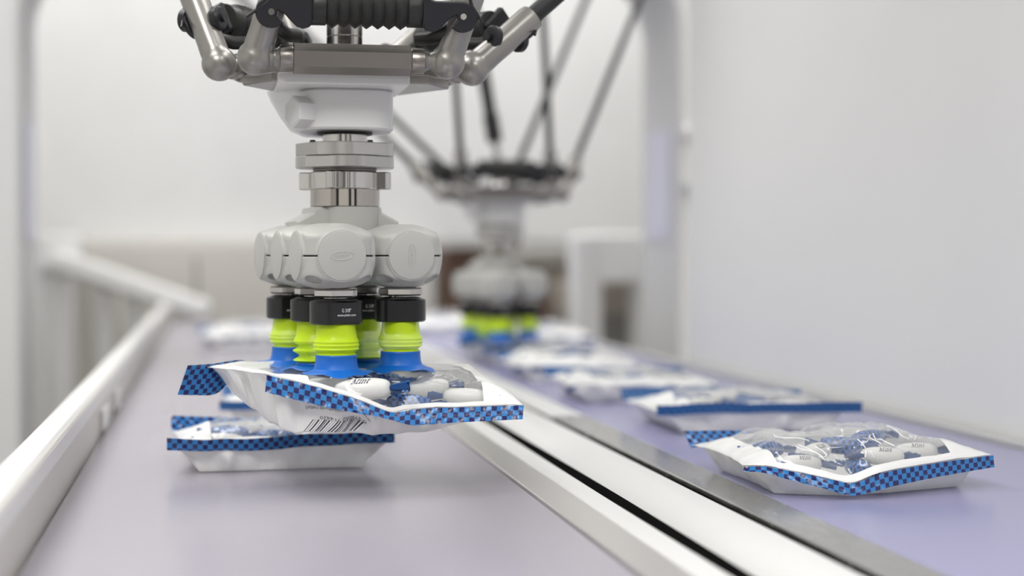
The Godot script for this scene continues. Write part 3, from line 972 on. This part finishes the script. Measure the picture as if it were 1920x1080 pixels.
func bag_bottom(g: Dictionary, u: float, v: float) -> Vector3:
	var p := bag_base(g, u, v)
	var e := walls(u, g.wall_u) * walls(v, g.wall_v)
	var c := bag_base(g, 0.5, 0.5)
	var y: float = poly_at(g.low_front, u).lerp(poly_at(g.low_back, u), v).y if g.has("low_front") else 0.0
	p.x += (c.x - p.x) * g.tuck * e
	p.y = lerpf(p.y, y, e)
	var q := Vector3(u * 11.0 + g.seed * 3.1, v * 9.0 + 40.0, g.seed + 9.0)
	var k := e * (1.0 - e) * 4.0 * 0.8 + (0.25 if g.has("low_front") else 0.0) * e
	var wf: float = g.get("wall_folds", 0.009)
	p.y += absf(crease.get_noise_3dv(q)) * wf * 1.2 * k
	p.z += (crease.get_noise_3dv(q * 1.3) * wf * 1.6) * k
	p.x += (0.3 - absf(crease.get_noise_3dv(Vector3(v * 9.0, u * 5.0, g.seed + 3.0)))) * wf * 0.8 * k
	if not g.has("low_front"): p.y = maxf(p.y, 0.0004)
	return p

func fin(called: String, tops: Array, bots: Array, m: Material, parent: Node, thick := 0.0005) -> MeshInstance3D:
	# a strip of sealed film between two lines, two skins
	var b := MB.new()
	var n := 60
	for side in [0, 1]:
		var rows := [[], [], [], []]
		var uv := [[], [], [], []]
		for j in 4:
			var run := 0.0
			var prev := poly_at(tops, 0.0)
			for i in n + 1:
				var u := float(i) / n
				var a := poly_at(bots, u)
				var c := poly_at(tops, u)
				run += c.distance_to(prev)
				prev = c
				var p := a.lerp(c, j / 3.0)
				p.z += (0.5 if side == 0 else -0.5) * thick + 0.0004 * sin(u * 90.0 + j * 2.0)
				rows[j].append(p)
				uv[j].append(Vector2(run / 0.0080, 0.02 + p.distance_to(c) / 0.0080))
		b.grid(rows, side == 1, uv)
	return part(called, b, m, parent)

func make_bag(label: String, at: Vector3, g: Dictionary) -> Node3D:
	var t := thing("candy_bag", label, "candy bag", at, "bags of mints")
	var nu := 90
	var nv := 60
	# underside and walls
	var rows := []
	for j in nv + 1:
		var v := float(j) / nv
		v = lerpf(v, 0.5 - 0.5 * cos(PI * v), 0.75)
		var row := []
		for i in nu + 1:
			var u := float(i) / nu
			u = lerpf(u, 0.5 - 0.5 * cos(PI * u), 0.6)
			row.append(bag_bottom(g, u, v))
		rows.append(row)
	var b := MB.new()
	b.grid(rows, true)
	# printed film on top, round the window
	var wl: float = g.window[0]
	var wr: float = g.window[1]
	var w0: float = g.window[2]
	var w1: float = g.window[3]
	var us := []
	for i in 15: us.append(wl * i / 14.0)
	for i in range(1, 57): us.append(lerpf(wl, wr, i / 56.0))
	for i in range(1, 15): us.append(lerpf(wr, 1.0, i / 14.0))
	var vs := []
	for i in 9: vs.append(w0 * i / 8.0)
	for i in range(1, 45): vs.append(lerpf(w0, w1, i / 44.0))
	for i in range(1, 9): vs.append(lerpf(w1, 1.0, i / 8.0))
	var grid_top := func(i0: int, i1: int, j0: int, j1: int, drop: float) -> Array:
		var out := []
		for j in range(j0, j1 + 1):
			var row := []
			for i in range(i0, i1 + 1):
				# the window's sides lean in a little towards its ends
				var uu: float = us[i]
				if uu > 0.0 and uu < 1.0:
					var s: float = (vs[j] - 0.5) * 2.0
					uu += (0.5 - uu) * 0.10 * s * s * minf(1.0, 8.0 * minf(uu, 1.0 - uu))
				row.append(bag_top(g, uu, vs[j]) - Vector3(0, drop, 0))
			out.append(row)
		return out
	b.grid(grid_top.call(0, us.size() - 1, 0, 8, 0.0))
	b.grid(grid_top.call(0, us.size() - 1, 52, vs.size() - 1, 0.0))
	b.grid(grid_top.call(0, 14, 8, 52, 0.0))
	b.grid(grid_top.call(70, us.size() - 1, 8, 52, 0.0))
	part("bag_film", b, M.film, t)
	b = MB.new()
	b.grid(grid_top.call(14, 70, 8, 52, 0.0))
	part("clear_window", b, M.clear, t)
	# white threads painting the glints on folds of the clear film
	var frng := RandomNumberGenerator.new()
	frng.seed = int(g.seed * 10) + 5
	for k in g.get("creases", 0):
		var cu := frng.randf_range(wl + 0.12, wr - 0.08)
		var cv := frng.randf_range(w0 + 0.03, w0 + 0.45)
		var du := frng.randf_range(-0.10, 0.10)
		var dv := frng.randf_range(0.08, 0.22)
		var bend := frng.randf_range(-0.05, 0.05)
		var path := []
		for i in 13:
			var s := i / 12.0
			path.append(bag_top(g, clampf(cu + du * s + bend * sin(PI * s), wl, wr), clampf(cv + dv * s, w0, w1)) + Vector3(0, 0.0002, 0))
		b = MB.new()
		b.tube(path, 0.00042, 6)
		part("fold_glint", b, M.glint, t)
	fin("front_seal", g.fin_top, g.fin_bot, M.check, t)
	fin("back_seal", g.bfin_top, g.bfin_bot, M.check if g.get("bcheck", true) else M.plain_blue, t)
	# print on the front wall: a line of small writing, upside down, and a bar code under it
	if g.get("printed", false):
		b = MB.new()
		print_on(b, g, "aroma -O bar Passionsfrucht (natur)", 0.40, 0.15, 0.0405, 0.0445)
		part("printed_line", b, M.ink, t)
		b = MB.new()
		var r2 := []
		for j in 7:
			var row := []
			for i in 25: row.append(bag_bottom(g, lerpf(0.17, 0.38, i / 24.0) - j * 0.006, lerpf(0.054, 0.067, j / 6.0)) + Vector3(0, -0.0002, 0.0006))
			r2.append(row)
		b.grid(r2, true)
		part("barcode", b, M.barcode, t)
		b = MB.new()
		print_on(b, g, "0 378052 714420", 0.38, 0.20, 0.0508, 0.0535)
		part("barcode_digits", b, M.ink, t)
	return t

func print_on(b: MB, g: Dictionary, what: String, u0: float, u1: float, v0: float, v1: float) -> void:
	# writing laid on the wall of the bag: u0 to u1 along the line, v0 the baseline, v1 the top
	var q := MB.new()
	text(q, what, Transform3D(), 1.0, 1.0, 0.0, "Droid Sans")
	var base := b.v.size()
	for i in q.v.size():
		var p := bag_bottom(g, lerpf(u0, u1, q.v[i].x + 0.5), lerpf(v0, v1, q.v[i].y + 0.5))
		b.vert(p + Vector3(0, -0.0002, 0.0006), Vector3(0, 0, 1))
	for i in range(0, q.x.size(), 3): b.tri(base + q.x[i], base + q.x[i + 1], base + q.x[i + 2])

func belt_bag(w: float, l: float, s: float, under := false) -> Dictionary:
	var rng := RandomNumberGenerator.new()
	rng.seed = int(s * 100)
	var f := []
	var ft := []
	var fb := []
	var bk := []
	var bt := []
	for i in 13:
		var u := i / 12.0
		var x := (u - 0.5) * w
		var yf := 0.0205 + 0.0012 * sin(u * 5.0 + s) + rng.randf_range(-0.0006, 0.0006)
		var zf := l / 2 + 0.002 * sin(u * 7.0 + s * 2.0)
		f.append(Vector3(x, yf, zf))
		if under:
			ft.append(Vector3(x, yf - 0.001, zf - 0.001))
			fb.append(Vector3(x, yf - 0.0085, zf - 0.009))
		else:
			ft.append(Vector3(x * 1.02, yf + 0.0088 + 0.0006 * sin(u * 9.0 + s), zf + 0.0025))
			fb.append(Vector3(x * 1.02, yf - 0.0010, zf + 0.0015))
		var yb := 0.021 + 0.001 * sin(u * 6.0 + s * 3.0)
		bk.append(Vector3(x * 0.97, yb, -l / 2))
		bt.append(Vector3(x * 0.98, yb + 0.0125 * (1.0 - 0.35 * u), -l / 2 - 0.006))
	return {"front": f, "back": bk, "fin_top": ft, "fin_bot": fb, "bfin_top": bt, "bfin_bot": bk, "pinch": 0.07, "rise": 0.0145, "top_u": 0.36, "top_v": 0.34, "seed": s, "lumps": 0.006, "folds": 0.005, "wall_u": 0.09, "wall_v": 0.07, "tuck": 0.09, "window": [0.16, 0.86, 0.10, 0.88]}

func candy_mesh() -> void:
	var b := MB.new()
	var prof := []
	for k in 17:
		var a := PI * k / 16.0 - PI / 2
		prof.append(Vector2(0.0085 * pow(maxf(0.0, cos(a)), 0.45), 0.0165 * sin(a) * (0.82 + 0.18 * absf(sin(a)))))
	b.lathe(Transform3D(Basis(Vector3(0, 0, 1), PI / 2).scaled(Vector3(1, 0.8, 1)), Vector3.ZERO), prof, 28)
	G.candy = b.done()
	# twisted wrapper end: a crimped fan with thickness and pleats
	b = MB.new()
	for side in [0, 1]:
		var rows := []
		for j in 7:
			var row := []
			for i in 21:
				var s := i / 20.0 - 0.5
				var d := j / 6.0
				var w := lerpf(0.004, 0.017, pow(d, 0.8))
				row.append(Vector3(0.0145 + 0.0135 * d - 0.002 * absf(s) * d, (0.0022 * cos(i * 1.9) * (0.35 + d)) + (0.0003 if side == 0 else -0.0003), s * w))
			rows.append(row)
		b.grid(rows, side == 1)
	G.twist = b.done()
	b = MB.new()
	text(b, "Mint", Transform3D(), 0.0102, 0.0050, 0.0006, "Droid Serif", 0.45)
	for i in b.v.size():   # lay the letters round the sweet
		var p: Vector3 = b.v[i]
		var a := -p.y / 0.0082 + 0.62
		b.v[i] = Vector3(p.x, 0.0069 * cos(a), 0.0086 * sin(a))
		b.n[i] = Vector3(0, cos(a), sin(a))
	G.mint = b.done()

func candy(bag: Node3D, g: Dictionary, u: float, v: float, yaw: float, foil: bool, label: String, group: String, lettered := false, grow := 1.0) -> void:
	var p := bag_top(g, u, v)
	for e in [[-0.08, 0], [0.08, 0], [0, -0.07], [0, 0.07]]: p.y = minf(p.y, bag_top(g, u + e[0], v + e[1]).y + 0.002)
	var t := thing("wrapped_mint", label, "candy", bag.position + p - Vector3(0, 0.0098, 0), group)
	t.rotation = Vector3(0.0, yaw, 0.08 * sin(u * 20.0))
	part("sweet", G.candy, M.foil if foil else M.candy, t)
	part("wrapper_twist", G.twist, M.foil, t)
	part("wrapper_twist", G.twist, M.foil, t, Transform3D(Basis(Vector3.UP, PI), Vector3.ZERO))
	if lettered:
		part("lettering", G.mint, M.blue_ink, t)
		t.scale = Vector3.ONE * grow

func bags(r1: Vector3) -> void:
	wrinkle.seed = 4
	wrinkle.frequency = 0.45
	wrinkle.fractal_octaves = 2
	crease.seed = 9
	crease.frequency = 0.33
	crease.fractal_octaves = 2
	candy_mesh()
	# the bag that the near gripper has lifted
	var ft := [Vector3(-0.0639, -0.0870, 0.1045), Vector3(-0.0473, -0.0911, 0.1078), Vector3(-0.0269, -0.0964, 0.1117), Vector3(-0.0047, -0.1032, 0.1160), Vector3(0.0124, -0.1101, 0.1150), Vector3(0.0241, -0.1146, 0.1124), Vector3(0.0340, -0.1137, 0.1092), Vector3(0.0497, -0.1127, 0.1060), Vector3(0.0731, -0.1124, 0.1053), Vector3(0.0966, -0.1121, 0.1046), Vector3(0.1211, -0.1118, 0.1041)]
	var fb := [Vector3(-0.0652, -0.0988, 0.1076), Vector3(-0.0475, -0.1033, 0.1110), Vector3(-0.0272, -0.1085, 0.1150), Vector3(-0.0050, -0.1130, 0.1192), Vector3(0.0119, -0.1164, 0.1194), Vector3(0.0254, -0.1199, 0.1169), Vector3(0.0371, -0.1235, 0.1141), Vector3(0.0490, -0.1236, 0.1112), Vector3(0.0723, -0.1226, 0.1104), Vector3(0.0957, -0.1220, 0.1097), Vector3(0.1194, -0.1214, 0.1090)]
	var front := []
	for p in ft: front.append(p + Vector3(0, 0.0004, -0.0025))
	var bk := [Vector3(-0.1060, -0.0885, -0.006), Vector3(-0.0804, -0.0885, -0.0207), Vector3(-0.0680, -0.0903, -0.0268), Vector3(-0.0510, -0.0910, -0.0355), Vector3(-0.0079, -0.0922, -0.0477), Vector3(0.0354, -0.0935, -0.0497), Vector3(0.0836, -0.0960, -0.0508), Vector3(0.1150, -0.1010, -0.0500)]
	var bft := [Vector3(-0.1201, -0.0866, 0.0025), Vector3(-0.1009, -0.0864, -0.0092), Vector3(-0.0804, -0.0846, -0.0207), Vector3(-0.0690, -0.0888, -0.0264), Vector3(-0.0510, -0.0905, -0.0355), Vector3(-0.0079, -0.0915, -0.0477), Vector3(0.0836, -0.0955, -0.052)]
	var bfb := [Vector3(-0.1277, -0.1085, 0.0066), Vector3(-0.1131, -0.1098, -0.0008), Vector3(-0.0978, -0.1091, -0.0081), Vector3(-0.0805, -0.0950, -0.0215), Vector3(-0.0510, -0.0956, -0.0365), Vector3(0.0836, -0.099, -0.053)]
	var lf := [Vector3(-0.0639, -0.1300, 0), Vector3(-0.03, -0.1325, 0), Vector3(0.04, -0.1330, 0), Vector3(0.058, -0.1318, 0), Vector3(0.088, -0.1250, 0), Vector3(0.1211, -0.1190, 0)]
	var lb := [Vector3(-0.1060, -0.1080, 0), Vector3(-0.02, -0.120, 0), Vector3(0.07, -0.118, 0), Vector3(0.1150, -0.110, 0)]
	var g := {"front": front, "back": bk, "fin_top": ft, "fin_bot": fb, "bfin_top": bft, "bfin_bot": bfb, "pinch": 0.02, "rise": 0.0130, "top_u": 0.16, "top_v": 0.12, "cap": -0.0904, "seed": 2.0, "lumps": 0.004, "folds": 0.005, "wall_u": 0.05, "wall_v": 0.07, "tuck": 0.05, "low_front": lf, "low_back": lb, "window": [0.13, 0.88, 0.010, 0.90], "printed": true, "creases": 10, "wall_folds": 0.012}
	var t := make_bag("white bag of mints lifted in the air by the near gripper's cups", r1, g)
	candy(t, g, 0.365, 0.088, -0.20, false, "white mint lettered Mint in the front of the lifted bag", "", true, 1.22)
	get_child(-1).position = r1 + Vector3(0.0045, -0.0989, 0.0985)
	for q in [[0.575, 0.115, 0.1, true], [0.80, 0.14, -0.3, false], [0.47, 0.34, 0.9, true], [0.70, 0.38, 0.1, false], [0.33, 0.45, -0.4, false], [0.58, 0.66, 0.5, true]]:
		candy(t, g, q[0], q[1], q[2], q[3], spot("lifted bag", q), "blue mints in the lifted bag" if q[3] else "white mints in the lifted bag")
	# nearest bag on the right belt, its front seal hand-shaped
	g = belt_bag(0.195, 0.145, 1.0)
	g.fin_top = [Vector3(-0.1634, 0.0216, 0.0166), Vector3(-0.1496, 0.0219, 0.0212), Vector3(-0.1336, 0.0195, 0.0293), Vector3(-0.1043, 0.0137, 0.0400), Vector3(-0.0904, 0.0114, 0.0427), Vector3(-0.0734, 0.0157, 0.0407), Vector3(-0.0588, 0.0188, 0.0382), Vector3(-0.0170, 0.0219, 0.0256), Vector3(0.0335, 0.0246, 0.0115)]
	g.fin_bot = [Vector3(-0.1648, 0.0184, 0.0184), Vector3(-0.1525, 0.0183, 0.0258), Vector3(-0.1354, 0.0138, 0.0342), Vector3(-0.1122, 0.0082, 0.0437), Vector3(-0.0935, 0.0032, 0.0473), Vector3(-0.0728, 0.0063, 0.0460), Vector3(-0.0583, 0.0089, 0.0436), Vector3(-0.0173, 0.0129, 0.0308), Vector3(0.0319, 0.0165, 0.0165)]
	g.front = []
	for p in g.fin_top: g.front.append(p + Vector3(0, 0.0004, -0.003))
	g.back = [Vector3(-0.160, 0.021, -0.122), Vector3(-0.11, 0.0235, -0.126), Vector3(-0.05, 0.024, -0.130), Vector3(0.00, 0.023, -0.132), Vector3(0.03, 0.021, -0.132)]
	g.bfin_top = [Vector3(-0.1640, 0.0310, -0.1330), Vector3(-0.1151, 0.0300, -0.1360), Vector3(-0.0765, 0.0262, -0.140), Vector3(0.03, 0.022, -0.142)]
	g.bfin_bot = [Vector3(-0.1610, 0.0185, -0.1225), Vector3(-0.1151, 0.0220, -0.1270), Vector3(-0.05, 0.0232, -0.1310), Vector3(0.03, 0.021, -0.133)]
	g.rise = 0.017
	g.creases = 9
	g.window = [0.10, 0.85, 0.035, 0.90]
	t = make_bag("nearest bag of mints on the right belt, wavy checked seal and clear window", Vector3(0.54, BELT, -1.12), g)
	for q in [[0.24, 0.22, 0.25, false], [0.36, 0.42, 0.7, false], [0.47, 0.20, 1.5, true], [0.59, 0.20, 0.05, false], [0.78, 0.28, -0.05, false], [0.52, 0.52, -0.3, true], [0.68, 0.60, 0.4, true], [0.20, 0.55, 0.6, true]]:
		candy(t, g, q[0], q[1], q[2], q[3], spot("nearest bag on the right belt", q), "blue mints in the nearest right bag" if q[3] else "white mints in the nearest right bag", not q[3])
	# the other bags on the belts
	var list := [
		["bag of mints on the left belt directly under the lifted bag", Vector3(0.0520, BELT, -1.36), 0.178, 0.125, 3.0, 0.03, 4, "bag under the lifted bag"],
		["bag on the left belt hidden behind the lifted bag, blue seal corner showing", Vector3(0.0960, BELT, -1.69), 0.178, 0.125, 4.0, 0.0, 2, "half-hidden bag behind the lifted bag"],
		["far blurred bag on the left belt, left of the near gripper", Vector3(0.065, BELT, -3.06), 0.18, 0.14, 5.0, 0.1, 2, "far bag on the left belt"],
		["second nearest bag on the right belt, straight checked front seal", Vector3(0.523, BELT, -1.56), 0.205, 0.15, 6.0, 0.0, 5, "second bag on the right belt"],
		["third bag along the right belt, angled with candy showing on top", Vector3(0.497, BELT, -1.885), 0.186, 0.14, 7.0, 0.0, 5, "third bag on the right belt"],
		["fourth bag along the right belt, white end facing the camera", Vector3(0.492, BELT, -2.20), 0.18, 0.14, 8.0, 0.0, 3, "fourth bag on the right belt"],
		["bag on the right belt being pressed by the far gripper", Vector3(0.490, BELT, -2.52), 0.18, 0.15, 9.0, 0.12, 3, "bag under the far gripper"],
		["farthest white bag on the right belt, left of the far gripper", Vector3(0.485, BELT, -3.42), 0.19, 0.14, 10.0, 0.0, 2, "farthest bag on the right belt"],
		["white bag at the right belt's outer edge behind the far gripper", Vector3(0.600, BELT, -2.93), 0.18, 0.14, 11.0, 0.0, 2, "bag at the right belt's outer edge"],
	]
	for q in list:
		g = belt_bag(q[2], q[3], q[4], q[4] in [5.0, 7.0, 8.0, 10.0, 11.0])
		if q[4] in [5.0, 8.0, 10.0, 11.0]: g.rise = 0.026
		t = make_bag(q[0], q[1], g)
		var rng := RandomNumberGenerator.new()
		rng.seed = int(q[4])
		for k in q[6]:
			var foil: bool = k % 2 == 1
			var u: float = 0.24 + 0.52 * (k % 3) / 2.0 + rng.randf_range(-0.03, 0.03)
			var v: float = 0.28 + 0.4 * (k / 3) + rng.randf_range(-0.03, 0.03)
			candy(t, g, u, v, rng.randf_range(-0.6, 0.6), foil, spot(q[7], [u, v, 0.0, foil]), ("blue" if foil else "white") + " mints in the " + q[7])
		if q[5] != 0.0: turn(t, q[5])

func spot(bag: String, q: Array) -> String:
	var side := "left" if q[0] < 0.42 else "middle" if q[0] < 0.6 else "right"
	var row := "front" if q[1] < 0.3 else "centre" if q[1] < 0.5 else "back"
	return ("blue foil mint" if q[3] else "white mint") + " at the %s %s of the %s" % [row, side, bag]

func turn(bag: Node3D, a: float) -> void:
	# turn a bag and the sweets in it about the bag's middle
	var x := Transform3D(Basis(), bag.position) * Transform3D(Basis(Vector3.UP, a), Vector3.ZERO) * Transform3D(Basis(), -bag.position)
	var k := bag.get_index()
	for i in range(k, get_child_count()):
		var o := get_child(i) as Node3D
		if o: o.transform = x * o.transform
